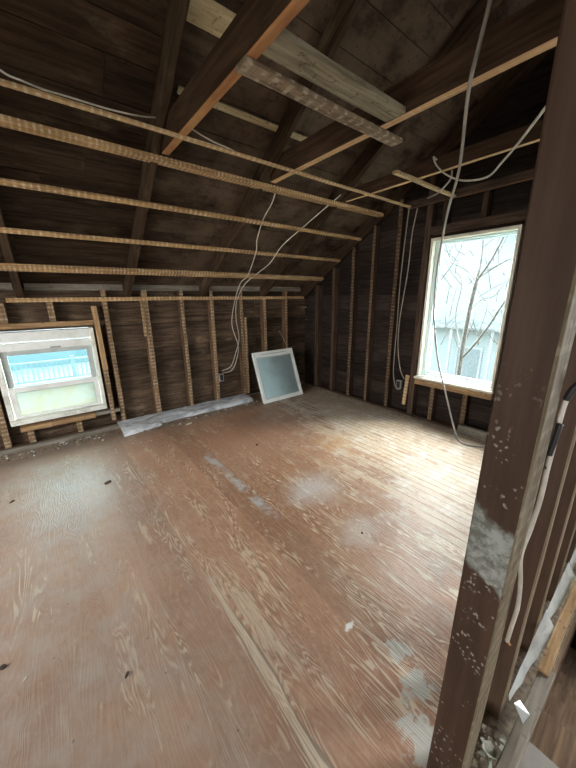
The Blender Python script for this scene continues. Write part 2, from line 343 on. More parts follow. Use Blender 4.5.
def bx(bm, x0, x1, y0, y1, z0, z1, mi=0, bev=0.0):
    vs_ = [bm.verts.new((x, y, z)) for x in (x0, x1) for y in (y0, y1) for z in (z0, z1)]
    idx = ((0, 1, 3, 2), (4, 6, 7, 5), (0, 4, 5, 1), (2, 3, 7, 6), (0, 2, 6, 4), (1, 5, 7, 3))
    fs = [bm.faces.new([vs_[i] for i in f]) for f in idx]
    for f in fs: f.material_index = mi
    if bev:
        es = list({e for f in fs for e in f.edges})
        bmesh.ops.bevel(bm, geom=es, offset=bev, segments=1, affect='EDGES', profile=0.5, material=-1)
    return fs
def box_obj(name, x0, x1, y0, y1, z0, z1, mat, parent=None, bev=0.003, **kw):
    """A box whose object origin sits at the base centre."""
    cx, cy = (x0+x1)/2, (y0+y1)/2
    bm = bmesh.new(); bx(bm, x0-cx, x1-cx, y0-cy, y1-cy, 0, z1-z0, 0, bev)
    o = link(name, bm, mat, None, loc=(cx, cy, z0))
    if parent is not None: o.parent = parent; o.location = Vector((cx, cy, z0)) - parent.location
    return o
def board(name, p0, p1, u, a, b, mats, faces=None, parent=None, bow=0.004, seed=None, ch=0.003, n=None):
    """A sawn board from p0 to p1: own X runs along it, Y = u (size a), Z = v (size b); faces maps '+u','-u','+v','-v','end' to a material slot."""
    rg = random.Random(seed if seed is not None else hash((round(p0[0], 3), round(p0[1], 3), round(p1[2], 3))) & 0xffff)
    p0, p1, u = Vector(p0), Vector(p1), Vector(u)
    d = p1 - p0; L = d.length; d.normalize(); u = (u - d*u.dot(d)).normalized(); v = d.cross(u)
    n = n or max(2, int(L/0.25)); faces = faces or {}
    bm = bmesh.new(); rings = []
    ph1, ph2, k1, k2 = rg.uniform(0, 6), rg.uniform(0, 6), rg.uniform(1, 2.5), rg.uniform(1, 2.5)
    for i in range(n+1):
        t = i/n; s = math.sin(t*math.pi)
        oy = bow*math.sin(t*k1*3+ph1)*s; oz = bow*math.sin(t*k2*3+ph2)*s
        ha, hb = a/2, b/2
        pts = [(ha, -hb+ch), (ha, hb-ch), (ha-ch, hb), (-ha+ch, hb), (-ha, hb-ch), (-ha, -hb+ch), (-ha+ch, -hb), (ha-ch, -hb)]
        rings.append([bm.verts.new((t*L, y+oy+rg.uniform(-1, 1)*0.0012, z+oz+rg.uniform(-1, 1)*0.0012)) for y, z in pts])
    keys = ['+u', '+v', '+v', '-u', '-u', '-v', '-v', '+u']
    keys = ['+u', '+u', '+v', '-u', '-u', '-u', '-v', '-v']
    for i in range(n):
        for j in range(8):
            f = bm.faces.new((rings[i][j], rings[i+1][j], rings[i+1][(j+1) % 8], rings[i][(j+1) % 8]))
            f.material_index = faces.get(keys[j], 0)
    for rr in (rings[0], rings[-1]):
        f = bm.faces.new(rr); f.material_index = faces.get('end', 0)
    mw = Matrix((d, u, v)).transposed().to_4x4(); mw.translation = p0
    o = link(name, bm, mats, None, mw=mw)
    if parent is not None:
        o.parent = parent; o.matrix_world = mw; o.matrix_parent_inverse = Matrix.Translation(parent.location).inverted()
    return o
def curve_pts(pts, res=8):
    P = [Vector(p) for p in pts]; out = []
    P = [P[0]*2-P[1]] + P + [P[-1]*2-P[-2]]
    for i in range(1, len(P)-2):
        a, b, c, d = P[i-1:i+3]
        for k in range(res):
            t = k/res
            out.append(0.5*((2*b) + (c-a)*t + (2*a-5*b+4*c-d)*t*t + (3*b-a-3*c+d)*t**3))
    out.append(P[-2]); return out
def tube_into(bm, pts, r0, r1=None, sides=8, mi=0):
    r1 = r0 if r1 is None else r1; rings = []; N = len(pts); up = Vector((0.31, 0.52, 0.8))
    for i, p in enumerate(pts):
        d = (pts[min(i+1, N-1)] - pts[max(i-1, 0)]).normalized()
        a = d.cross(up); a = a.normalized() if a.length > 1e-4 else d.orthogonal().normalized(); c = d.cross(a); up = c.cross(d) if False else up
        r = r0 + (r1-r0)*i/max(1, N-1)
        rings.append([bm.verts.new(p + a*r*math.cos(q) + c*r*math.sin(q)) for q in [2*math.pi*k/sides for k in range(sides)]])
    for i in range(N-1):
        for j in range(sides):
            bm.faces.new((rings[i][j], rings[i][(j+1) % sides], rings[i+1][(j+1) % sides], rings[i+1][j])).material_index = mi
    bm.faces.new(rings[0][::-1]); bm.faces.new(rings[-1])
def tube(name, pts, r, mat, label=None, cat=None, parent=None, group=None, res=8, sides=8, smooth_path=True):
    pp = curve_pts(pts, res) if smooth_path else [Vector(p) for p in pts]
    o0 = pp[0].copy() if parent is None else Vector((0, 0, 0))
    bm = bmesh.new(); tube_into(bm, [p-o0 for p in pp], r, sides=sides)
    o = link(name, bm, mat, None, smooth=True, loc=o0)
    if parent is not None:
        o.parent = parent; o.matrix_parent_inverse = Matrix.Translation(parent.location).inverted()
    return tag(o, label, cat, group)
def chunk_into(bm, c, r, flat=0.6, rg=random, mi=0):
    res = bmesh.ops.create_icosphere(bm, subdivisions=1, radius=1.0)
    rot = Matrix.Rotation(rg.uniform(0, 6.28), 3, 'Z') @ Matrix.Rotation(rg.uniform(-.4, .4), 3, 'X')
    sx, sy = rg.uniform(.7, 1.4), rg.uniform(.6, 1.1)
    for vtx in res['verts']:
        k = rg.uniform(.75, 1.15); q = vtx.co*k
        q = rot @ Vector((q.x*sx*r, q.y*sy*r, q.z*flat*r)); vtx.co = q + Vector(c)
    for f in {f for vtx in res['verts'] for f in vtx.link_faces}: f.material_index = mi

# pixel helpers used only to recover measured positions of cables, twigs and chips
def ray(px, py):
    return cr_*((px-288)/FPX) + cu_*((384-py)/FPX) + cf_
def on_x(px, py, X): d = ray(px, py); return Vector((0, 0, H)) + d*(X/d.x)
def on_y(px, py, Y): d = ray(px, py); return Vector((0, 0, H)) + d*(Y/d.y)
def on_z(px, py, Z=0.0): d = ray(px, py); return Vector((0, 0, H)) + d*((Z-H)/d.z)

SL = 0.64                                                  # roof slope
TH = math.atan(SL)
def zr(y, off=0.0): return 2.235 + SL*(2.913-y) + 0.012 + off     # rafter underside
RIDGE = 0.30
Rn = Vector((0, SL, 1)).normalized()                      # outward normal of the front roof slope
DECK = 0.145/math.cos(TH)                                  # vertical rise from rafter underside to deck
XL, XR = -2.4, 3.64
YB, YF = 4.15, -3.55

# ------------------------------------------------------------------ SETTING
# floor of the room and of the landing behind it (stairwell left open)
bm = bmesh.new()
bx(bm, XL, XR, 0.225, YB, -0.04, 0.0)
bx(bm, XL, 0.80, 0.04, 0.225, -0.04, 0.0)
fl = link('floor', bm, 'floor'); tag(fl, kind='structure')
bm = bmesh.new(); bx(bm, XL, 1.08, YF, 0.04, -0.04, -0.001); bx(bm, 1.08, XR, YF, -1.0, -0.04, -0.001)
tag(link('floor_landing', bm, 'landing'), kind='structure')
bm = bmesh.new(); bx(bm, 0.80, XR, 0.04, 0.225, -0.16, -0.12)
tag(link('floor_bay', bm, 'dirt'), kind='structure')

def plank_wall(name, mat, axis, plane, thick, a0, a1, z0, z1, holes=(), bw=0.17, top=None, seed=1):
    """Horizontal sheathing boards; own X runs along the wall. holes: (a0,a1,z0,z1)."""
    rg = random.Random(seed); bm = bmesh.new(); z = z0
    while z < z1 - 1e-4:
        zt = min(z + bw*rg.uniform(0.9, 1.1), z1); mid = (z+zt)/2
        A0, A1 = a0, a1
        if top: A0, A1 = max(a0, top(zt)[0]), min(a1, top(zt)[1])
        segs = [(A0, A1)]
        for h in holes:
            if h[2] < mid < h[3]:
                ns = []
                for s in segs:
                    if h[0] > s[0]: ns.append((s[0], min(s[1], h[0])))
                    if h[1] < s[1]: ns.append((max(s[0], h[1]), s[1]))
                segs = [s for s in ns if s[1]-s[0] > 0.01]
        for s in segs:
            if s[1]-s[0] > 2.2:
                c = rg.uniform(s[0]+.7, s[1]-.7); parts = [(s[0], c-.001), (c+.001, s[1])]
            else: parts = [s]
            for q in parts:
                j = rg.uniform(0, 0.006)
                bx(bm, q[0], q[1], j, thick, z+0.002, zt-0.002)
        z = zt
    # backing keeps daylight out of the joints
    segs_z = sorted({z0, z1, *[h[2] for h in holes], *[h[3] for h in holes]})
    if not top:
        for za, zb in zip(segs_z[:-1], segs_z[1:]):
            segs = [(a0, a1)]
            for h in holes:
                if h[2] <= za and h[3] >= zb: segs = [q for s in segs for q in ((s[0], min(s[1], h[0])), (max(s[0], h[1]), s[1])) if q[1]-q[0] > 0.01]
            for s in segs: bx(bm, s[0], s[1], thick, thick+0.02, za, zb)
    if axis == 'Y': mw = Matrix.Translation((0, plane, 0))
    else: mw = Matrix(((0, 1, 0, plane), (1, 0, 0, 0), (0, 0, 1, 0), (0, 0, 0, 1)))
    o = link(name, bm, mat, mw=mw); return tag(o, kind='structure')
def snapz(z): return z
W1 = (-0.44, 0.43, 0.26, 1.20)
W2 = (1.08, 1.92, 0.54, 2.11)
plank_wall('wall_back', 'sheath', 'Y', YB, 0.03, XL, XR+.03, -0.05, 0.26, seed=3)
bm_holes = [W1]
plank_wall('wall_back_upper', 'sheath', 'Y', YB, 0.03, XL, XR+.03, 0.26, 1.20, holes=[W1], bw=0.157, seed=4)
plank_wall('wall_back_top', 'sheath', 'Y', YB, 0.03, XL, XR+.03, 1.20, 1.62, bw=0.14, seed=5)
def gable_top(z):
    if z < 1.6: return (YF, YB)
    d = (zr(YB, DECK) + 0.03 - z)/SL
    return (max(YF, YF - d if False else (2*RIDGE - (YB + d))), YB + d)
def gable(name, mat, X, thick, holes, seed, flip=False):
    zs = sorted({-0.05, 4.2, *[h[2] for h in holes], *[h[3] for h in holes]})
    rg = random.Random(seed); bm = bmesh.new()
    for za, zb in zip(zs[:-1], zs[1:]):
        n = max(1, round((zb-za)/0.19)); hh = (zb-za)/n
        for i in range(n):
            z0, z1 = za+i*hh, za+(i+1)*hh
            t0, t1 = gable_top(z0), gable_top(z1)
            segs = [None]
            cuts = [h for h in holes if h[2] <= z0+1e-5 and h[3] >= z1-1e-5]
            xs = [(t0[0], t1[0])]
            edges = [(t0[0], t1[0])] + [(c, c) for h in sorted(cuts) for c in h[:2]] + [(t0[1], t1[1])]
            for k in range(0, len(edges), 2):
                (l0, l1), (r0, r1) = edges[k], edges[k+1]
                if r0-l0 < 0.02: continue
                if r1 < l1: r1 = l1 = (r1+l1)/2
                j = rg.uniform(0, 0.005)
                vs_ = [bm.verts.new(c) for c in ((l0, j, z0+.002), (r0, j, z0+.002), (r1, j, z1-.0015), (l1, j, z1-.0015), (l0, thick, z0+.002), (r0, thick, z0+.002), (r1, thick, z1-.0015), (l1, thick, z1-.0015))]
                for f in ((3, 2, 1, 0), (4, 5, 6, 7), (0, 1, 5, 4), (1, 2, 6, 5), (2, 3, 7, 6), (3, 0, 4, 7)): bm.faces.new([vs_[q] for q in f])
                b_ = [bm.verts.new(c) for c in ((l0, thick, z0), (r0, thick, z0), (r1, thick, z1), (l1, thick, z1), (l0, thick+.02, z0), (r0, thick+.02, z0), (r1, thick+.02, z1), (l1, thick+.02, z1))]
                for f in ((3, 2, 1, 0), (4, 5, 6, 7), (0, 1, 5, 4), (1, 2, 6, 5), (2, 3, 7, 6), (3, 0, 4, 7)): bm.faces.new([b_[q] for q in f])
    s = -1 if flip else 1
    mw = Matrix(((0, s, 0, X), (1, 0, 0, 0), (0, 0, 1, 0), (0, 0, 0, 1)))
    return tag(link(name, bm, mat, mw=mw), kind='structure')
W5 = (-2.3, -0.9, 0.54, 2.11)
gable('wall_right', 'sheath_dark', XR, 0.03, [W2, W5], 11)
W3 = (1.15, 2.65, 0.6, 2.1); W4 = (-2.25, -0.95, 0.65, 2.05)  # added openings for the left and hall fill lamps
gable('wall_left', 'sheath', XL, 0.03, [W3, W4], 12, True)
plank_wall('wall_front', 'sheath', 'Y', YF-0.05, 0.03, XL, XR+.03, -0.05, 1.62, seed=6)

def deck(name, sgn, seed):
    rg = random.Random(seed); bm = bmesh.new()
    Lr = (YB+0.35-RIDGE)/math.cos(TH); s = 0.0
    while s < Lr:
        e = min(Lr, s+rg.uniform(0.17, 0.24)); x = XL-.2
        while x < XR+.2:
            xe = min(XR+.25, x+rg.uniform(1.6, 3.2)); j = rg.uniform(0, .006)
            bx(bm, x+.001, xe-.001, s+.0025, e-.0025, j, .025); x = xe
        s = e
    bx(bm, XL-.2, XR+.25, 0, Lr, .025, .05)
    d = Vector((0, sgn*math.cos(TH), -math.sin(TH))); nrm = Vector((0, sgn*math.sin(TH), math.cos(TH)))
    mw = Matrix(((1, d.x, nrm.x, 0), (0, d.y, nrm.y, RIDGE), (0, d.z, nrm.z, zr(RIDGE, DECK)), (0, 0, 0, 1)))
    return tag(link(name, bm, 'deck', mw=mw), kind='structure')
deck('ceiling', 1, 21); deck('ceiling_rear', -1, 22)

# stairwell below the landing
bm = bmesh.new()
for k in range(1, 9):
    bx(bm, 1.085+(k-1)*0.27, 1.085+k*0.27+0.03, -1.0, 0.03, -0.2*k-0.035, -0.2*k)
    bx(bm, 1.085+(k-1)*0.27, 1.085+(k-1)*0.27+0.02, -1.0, 0.03, -0.2*k, -0.2*(k-1)-0.04)
st = link('staircase', bm, 'tread'); tag(st, 'rough wooden stair treads going down beyond the grey landing', 'stairs')
bm = bmesh.new(); bx(bm, 1.06, XR, 0.031, 0.05, -2.6, -0.16); bx(bm, 1.06, XR, -1.03, -1.002, -2.6, -0.04); bx(bm, 1.04, 1.06, -1.0, 0.04, -2.6, -0.04)
bx(bm, XR, XR+.03, -1.03, .05, -2.6, 0); bx(bm, 1.04, XR, -1.03, .05, -2.65, -2.6)
tag(link('wall_stairwell', bm, 'tread'), kind='structure')  # stairwell walls added below the floor to block stray outside light

# ------------------------------------------------------------------ framing: eave (knee) wall
KF = 4.05                                                   # room face of the eave-wall studs
def stud(x, z0, z1, label, w=0.05, y0=KF, y1=YB-0.002, mats=('stud', 'stud_lath'), group='eave wall studs', name='wall_stud', lean=0.0):
    o = board(name, (x, (y0+y1)/2, z0), (x+lean, (y0+y1)/2, z1), (0, 1, 0), y1-y0, w, mats, {'-u': 1}, bow=0.003)
    return tag(o, label, 'stud', group)
stud(-0.50, 0.03, 1.60, 'wooden wall stud along the left edge of the low eave window', 0.055)
stud(0.585, 0.03, 1.60, 'lath-striped grey stud one gap right of the low eave window', 0.05)
stud(1.01, 0.03, 1.60, 'thick tan stud with a scabbed-on upper piece, second right of the eave window', 0.06)
stud(1.455, 0.03, 1.60, 'thin lath-striped stud, third right of the low eave window', 0.045)
stud(1.865, 0.03, 1.60, 'striped stud carrying the small black outlet box', 0.05)
stud(2.325, 0.03, 1.60, 'striped stud with a split lower half just left of the leaning sash', 0.05)
stud(2.735, 0.03, 1.60, 'tan striped stud rising behind the middle of the leaning sash', 0.05)
stud(3.16, 0.03, 1.60, 'narrow striped stud rising behind the right corner of the leaning sash', 0.04)
board('stud_nailer', (0.965, 4.035, 1.06), (0.965, 4.035, 1.50), (0, 1, 0), 0.025, 0.035, ('stud_lath',), bow=0.001)
tag(bpy.data.objects['stud_nailer'], 'short tan nailer on the upper part of the thick stud', 'nailer')
board('stud_splint', (2.375, 4.06, 0.05), (2.372, 4.06, 1.22), (0, 1, 0), 0.06, 0.04, ('stud', 'stud_lath'), {'-u': 1}, bow=0.004)
tag(bpy.data.objects['stud_splint'], 'second striped timber sistered beside the stud left of the leaning sash', 'stud')
# window framing
tag(board('jack_stud', (0.475, 4.05, 0.10), (0.475, 4.05, 0.72), (0, 1, 0), 0.10, 0.045, ('stud', 'stud_lath'), {'-u': 1}), 'grey lower half of the timber beside the eave window', 'stud')
tag(board('window_stop', (0.478, 4.04, 0.722), (0.470, 4.04, 1.43), (0, 1, 0), 0.10, 0.045, ('orange',)), 'orange upright board along the right of the eave window', 'board')
tag(board('window_header', (-0.9, 4.06, 1.253), (0.445, 4.06, 1.258), (0, 1, 0), 0.10, 0.05, ('orange',), bow=0.002), 'tan header board spanning above the low eave window', 'board')
tag(board('window_header', (0.50, 4.075, 1.258), (0.555, 4.075, 1.258), (0, 1, 0), 0.05, 0.05, ('stud',), bow=0.0), 'stub of header between the orange upright and grey stud', 'board')
tag(board('sill_board', (-0.37, 4.03, 0.212), (-0.11, 4.03, 0.210), (0, 1, 0), 0.10, 0.045, ('orange',), bow=0.001), 'orange board under the left end of the eave window sill', 'board')
tag(board('sill_board', (-0.105, 4.03, 0.212), (0.295, 4.03, 0.208), (0, 1, 0), 0.10, 0.045, ('orange',), bow=0.001), 'orange board under the right end of the eave window sill', 'board')
tag(board('sill_board', (0.30, 4.045, 0.215), (0.555, 4.045, 0.213), (0, 1, 0), 0.08, 0.04, ('dusty',), bow=0.001), 'dusty grey board continuing right of the orange sill boards', 'board')
for x, z0, z1, lb in ((-0.30, 0.035, 0.188, 'short tan block under the left end of the eave window'), (0.13, 0.035, 0.186, 'short grey block under the middle of the eave window'),
                      (0.09, 1.285, 1.475, 'short tan block above the middle of the eave window'), (-0.285, 1.285, 1.475, 'short block above the left end of the eave window')):
    tag(board('cripple_stud', (x, 4.08, z0), (x, 4.08, z1), (0, 1, 0), 0.08, 0.055, ('stud', 'stud_lath'), {'-u': 1}, bow=0.0), lb, 'stud', 'short blocks around the eave window')
tag(board('sole_plate', (XL, 4.09, 0.014), (3.5, 4.09, 0.014), (0, 1, 0), 0.11, 0.028, ('stud', 'dusty'), {'-u': 1}, bow=0.0), 'wooden sole plate along the foot of the eave wall', 'plate')
tag(board('base_board', (-0.9, 3.975, 0.022), (0.53, 3.985, 0.022), (0, 1, 0), 0.06, 0.042, ('dusty',), bow=0.003), 'dusty tan board on the floor below the eave window', 'board')
for i, (x0, x1) in enumerate(((-1.0, -0.17), (-0.08, 0.80), (0.87, 1.725), (1.79, 2.695), (2.76, 3.5))):
    lb = ('dusty blocking at the wall top left of the leftmost rafter', 'dusty blocking at the wall top above the eave window', 'dusty blocking at the wall top above the tan scabbed stud',
          'dusty blocking at the wall top above the outlet cables', 'dusty blocking at the wall top above the leaning sash')[i]
    tag(board('eave_blocking', (x0, 4.125, 1.645), (x1, 4.125, 1.645), (0, 1, 0), 0.04, 0.10, ('dusty',), bow=0.0), lb, 'blocking', 'blocking between rafter feet')

# ------------------------------------------------------------------ framing: rafters, ties
def rafter(x, label, w=0.05, front=True):
    yb = YB - 0.03; s = 1 if front else -1
    def P(y): return Vector((x, y if front else 2*RIDGE-y, zr(y))) + Vector((0, s*Rn.y, Rn.z))*0.07
    o = board('rafter', P(yb), P(RIDGE+0.06), (0, s*Rn.y, Rn.z), 0.14, w, ('rafter',), bow=0.004)
    return tag(o, label, 'rafter', 'roof rafters')
rafter(-0.125, 'leftmost dark rafter passing above the eave window', 0.055)
rafter(0.835, 'dark rafter beside the orange collar tie at the left')
rafter(1.755, 'dark rafter beside the middle collar tie', 0.044)
rafter(2.725, 'dark rafter beside the collar tie nearest the tall window')
rafter(3.59, 'dark end rafter following the top of the gable wall', 0.055)
rafter(-1.05, 'dark rafter past the left side of the eave window')
def tie(x, zc, h, label, under, w=0.045):
    y1 = 2.913 - (zc-h/2+0.01-2.247)/SL
    o = board('collar_tie', (x, 2*RIDGE-y1+.12, zc), (x, y1-0.02, zc), (0, 0, 1), h, w, ('tie', under), {'-u': 1}, bow=0.003)
    return tag(o, label, 'beam', 'collar ties')
tie(0.892, 2.565, 0.17, 'collar tie with orange underside crossing the upper left', 'tie_edge', 0.05)
tie(1.8245, 2.565, 0.17, 'deep brown collar tie with pale underside reaching the post', 'tie_pale', 0.055)
tie(2.793, 2.535, 0.11, 'shallow collar tie with pale underside nearest the tall window', 'tie_pale', 0.038)

# ------------------------------------------------------------------ ceiling strips
def strip(x0, x1, y, z, w, t, label, mats=('strip',), sloped=False, bow=0.006, name='ceiling_strip', n=None):
    u = (0, math.cos(TH), -math.sin(TH)) if sloped else (0, 1, 0)
    o = board(name, (x0, y, z), (x1, y, z), u, w, t, mats, bow=bow, n=n)
    return tag(o, label, 'strip', 'ceiling strips')
ZS = 2.4665
strip(XL+.05, 3.485, 2.185, ZS+.002, 0.034, 0.016, 'long pale-topped ceiling strip nearest the camera, under the ties', ('strip_pale',), bow=0.003)
strip(XL+.05, 3.50, 2.585, ZS-.006, 0.085, 0.034, 'thick plaster-dotted ceiling strip, second from the camera', ('strip_key',), bow=0.004)
def zs(y): return 2.235 + SL*(2.913-y)
strip(XL+.05, 3.535, 2.905, zs(2.905)-.002, 0.042, 0.022, 'thin striped ceiling strip, third counted from the camera', ('strip',), True, 0.003)
strip(XL+.05, 3.535, 3.270, zs(3.270)-.002, 0.040, 0.022, 'thin striped ceiling strip, fourth counted from the camera', ('strip',), True, 0.003)
strip(XL+.05, 3.535, 3.625, zs(3.625)-.008, 0.065, 0.034, 'thick knobbly ceiling strip just above the eave wall', ('strip_key',), True, 0.003)
tag(board('wall_strip', (-0.235, 4.028, 1.50), (3.50, 4.028, 1.497), (0, 1, 0), 0.03, 0.042, ('strip',), bow=0.003), 'striped horizontal strip nailed across the tops of the eave studs', 'strip')
strip(0.862, 2.03, 1.408, ZS, 0.085, 0.022, 'grey broken strip with plaster keys below the weathered plank', ('grey_key',), bow=0.003)
tag(board('plank', (0.914, 1.27, 2.50), (1.80, 1.27, 2.50), (0, 1, 0), 0.13, 0.03, ('greyboard',), bow=0.003), 'wide weathered grey plank between the left and middle collar ties', 'plank')
strip(2.45, 3.485, 1.700, ZS, 0.042, 0.022, 'short pale strip end hanging beside the grey cord', ('strip_pale',), bow=0.004)
def on_deck(px, py, off=-0.012):
    d = ray(px, py); z0 = zr(0, DECK)+off; t = (z0-H)/(d.z+SL*d.y); return Vector((0, 0, H))+d*t
a, c = on_deck(177, 93), on_deck(322, 143.5)
tag(board('roof_batten', (a.x, (a.y+c.y)/2, (a.z+c.z)/2), (c.x, (a.y+c.y)/2, (a.z+c.z)/2), (0, math.cos(TH), -math.sin(TH)), 0.045, 0.016, ('batten',), bow=0.0), 'thin pale batten on the roof boards behind the rafters', 'batten')
a, c = on_deck(200, 14), on_deck(240, 30)
tag(board('roof_patch', (a.x-.1, (a.y+c.y)/2, (a.z+c.z)/2), (c.x, (a.y+c.y)/2, (a.z+c.z)/2), (0, math.cos(TH), -math.sin(TH)), 0.13, 0.016, ('batten',), bow=0.0), 'pale mottled board patch on the roof left of the orange tie', 'board')

# ------------------------------------------------------------------ framing: gable wall
GX = 3.54
def gstud(y, z0, label, lath=True, z1=None, w=0.05, name='gable_stud', seed=None):
    z1 = z1 or (zr(y+w/2) - 0.012)
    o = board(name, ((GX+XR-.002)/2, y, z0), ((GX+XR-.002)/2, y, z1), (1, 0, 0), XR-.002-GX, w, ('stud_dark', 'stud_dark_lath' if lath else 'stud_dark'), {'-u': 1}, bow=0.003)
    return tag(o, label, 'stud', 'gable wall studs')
gstud(3.745, 0.03, 'brown corner stud where the gable meets the eave wall', False, w=0.07)
gstud(3.385, 0.03, 'dark stud first along the gable from the corner', False)
gstud(3.02, 0.03, 'dark brown stud second along the gable from the corner')
gstud(2.69, 0.03, 'thin striped stud third along the gable from the corner', w=0.04)
gstud(2.335, 0.03, 'brightly striped stud left of the two hanging wires')
gstud(1.975, 0.03, 'dark stud against the left side of the tall window', False, w=0.07)
gstud(1.035, 0.03, 'dark stud against the right side of the tall window', False, w=0.05)
gstud(0.62, 0.03, 'gable stud hidden behind the brown post', False)
for y, lb in ((1.705, 'striped short stud under the left part of the tall window'), (1.335, 'striped short stud under the right part of the tall window')): gstud(y, 0.03, lb, True, 0.465, name='cripple_stud')
for y, lb in ((1.80, 'short dark stud above the left of the tall window'), (1.42, 'short dark stud above the middle of the tall window')): gstud(y, 2.235, lb, False, 2.455, name='cripple_stud')
tag(board('gable_ledger', (3.513, 2.22, 2.49), (3.513, 0.65, 2.49), (0, 0, 1), 0.07, 0.05, ('stud_dark', 'stud'), {'-u': 1}, bow=0.003), 'dark horizontal ledger on the gable above the tall window', 'board')
tag(board('gable_header', (3.575, 1.935, 2.185), (3.575, 1.065, 2.185), (0, 0, 1), 0.085, 0.09, ('stud_dark', 'stud_dark_lath'), {'-u': 1}, bow=0.002), 'dark header timber directly over the tall window', 'board')
tag(board('sill_board', (3.535, 1.915, 0.487), (3.535, 1.285, 0.487), (0, 0, 1), 0.06, 0.09, ('orange',), bow=0.001), 'longer orange board under the tall window sill', 'board')
tag(board('sill_board', (3.535, 1.28, 0.487), (3.535, 1.07, 0.487), (0, 0, 1), 0.06, 0.09, ('orange',), bow=0.001), 'shorter orange block under the right end of the tall window', 'board')
tag(board('sole_plate', (3.585, 4.03, 0.014), (3.585, 0.3, 0.014), (1, 0, 0), 0.11, 0.028, ('stud_dark',), bow=0.0), 'dark sole plate along the foot of the gable wall', 'plate')
tag(board('base_board', (3.50, 1.34, 0.055), (3.505, 0.80, 0.055), (0, 0, 1), 0.10, 0.045, ('dusty',), bow=0.002), 'dusty pale board lying at the gable foot under the tall window', 'board')
tag(board('nailing_block', (3.528, 2.055, 0.14), (3.528, 2.035, 0.535), (0, 1, 0), 0.045, 0.022, ('strip_pale',), bow=0.0), 'short pale upright stick beside the gable outlet box', 'block')

# ------------------------------------------------------------------ partition beside the doorway
def pstud(x, w, z0, z1, label, mats, seed=1, name='partition_stud'):
    o = board(name, (x+w/2, 0.172, z0), (x+w/2, 0.172, z1), (0, 1, 0), 0.09, w, mats, {'-u': 1}, bow=0.0015, ch=0.004)
    return tag(o, label, 'post' if name == 'corner_post' else 'stud')
pstud(0.72, 0.10, 0.0, 2.40, 'big dark brown post in the right foreground with plaster smears', ('post', 'post_edge'), name='corner_post')
pstud(1.14, 0.045, -0.12, 2.40, 'brown stud just right of the big foreground post', ('post_plain', 'post_edge_pale'))
pstud(1.52, 0.045, -0.12, 2.40, 'brown stud second right of the big foreground post', ('post_plain', 'post_edge_pale'))
for x, lb in ((1.92, 'brown stud third right of the foreground post'), (2.32, 'brown stud fourth right of the foreground post'), (2.72, 'brown stud fifth right of the foreground post'), (3.12, 'brown stud sixth right of the foreground post')):
    pstud(x, 0.045, -0.12, 2.40, lb, ('post_plain', 'post_edge_pale'))
tag(board('top_plate', (0.66, 0.172, 2.44), (GX, 0.172, 2.44), (0, 1, 0), 0.09, 0.078, ('rafter',), bow=0.0), 'timber plate across the top of the foreground partition', 'plate')
tag(board('floor_curb', (0.80, 0.062, -0.02), (1.40, 0.050, -0.02), (0, 1, 0), 0.045, 0.05, ('dusty',), bow=0.001), 'dusty grey timber edging the stairwell beside the foreground post', 'board')
tag(board('baseboard_strip', (1.36, 0.060, -0.01), (2.6, 0.062, 0.03), (0, 1, 0), 0.035, 0.06, ('orange',), bow=0.002), 'tan timber strip continuing along the stairwell edge', 'board')

# ------------------------------------------------------------------ windows
def frame_rect(name, axis, plane0, plane1, a0, a1, z0, z1, wl_, wr_, wb, wt, mat, parent):
    bm = bmesh.new()
    def q(A0, A1, Z0, Z1):
        if axis == 'Y': bx(bm, A0, A1, plane0, plane1, Z0, Z1, 0, 0.003)
        else: bx(bm, plane0, plane1, A0, A1, Z0, Z1, 0, 0.003)
    q(a0, a0+wl_, z0, z1); q(a1-wr_, a1, z0, z1)
    if wb: q(a0+wl_, a1-wr_, z0, z0+wb)
    if wt: q(a0+wl_, a1-wr_, z1-wt, z1)
    return link(name, bm, mat, parent)
w1 = empty('window_1'); tag(w1, kind='structure')
frame_rect('window_frame', 'Y', 4.045, 4.20, -0.44, 0.43, 0.26, 1.20, 0.045, 0.035, 0.0, 0.0, 'white_paint', w1)
box_obj('head_casing', -0.395, 0.395, 4.055, 4.19, 1.10, 1.195, 'sash_white', w1)
o = frame_rect('upper_sash', 'Y', 4.085, 4.13, -0.39, 0.39, 0.60, 1.085, 0.055, 0.055, 0.055, 0.12, 'grey_paint', w1)
box_obj('sash_rail', -0.385, 0.385, 4.072, 4.09, 1.01, 1.083, 'sash_white', w1)
box_obj('sash_lock', 0.02, 0.11, 4.062, 4.074, 1.012, 1.03, 'boxsteel', w1, bev=0.002)
bm = bmesh.new(); bx(bm, -0.336, 0.336, 4.105, 4.109, 0.65, 0.97); link('pane', bm, 'glass1', o)
o = frame_rect('lower_sash', 'Y', 4.06, 4.10, -0.39, 0.39, 0.315, 0.645, 0.05, 0.045, 0.03, 0.055, 'sash_white', w1)
bm = bmesh.new(); bx(bm, -0.342, 0.346, 4.078, 4.082, 0.34, 0.595); link('pane', bm, 'frosted', o)
box_obj('window_sill', -0.435, 0.425, 4.00, 4.18, 0.262, 0.312, 'white_paint', w1)
w2 = empty('window_2'); tag(w2, kind='structure')
frame_rect('window_frame', 'X', 3.53, 3.72, W2[0], W2[1], W2[2], W2[3], 0.028, 0.028, 0.02, 0.03, 'cream_paint', w2)
frame_rect('window_stop', 'X', 3.60, 3.70, W2[0]+.028, W2[1]-.028, W2[2]+.02, W2[3]-.03, 0.012, 0.040, 0.022, 0.016, 'blue_paint', w2)
o = frame_rect('sash', 'X', 3.64, 3.68, W2[0]+.040, W2[1]-.068, W2[2]+.042, W2[3]-.046, 0.012, 0.012, 0.022, 0.014, 'blue_paint', w2)
bm = bmesh.new(); bx(bm, 3.657, 3.661, W2[0]+.050, W2[1]-.078, W2[2]+.060, W2[3]-.058); link('pane', bm, 'glass', o)
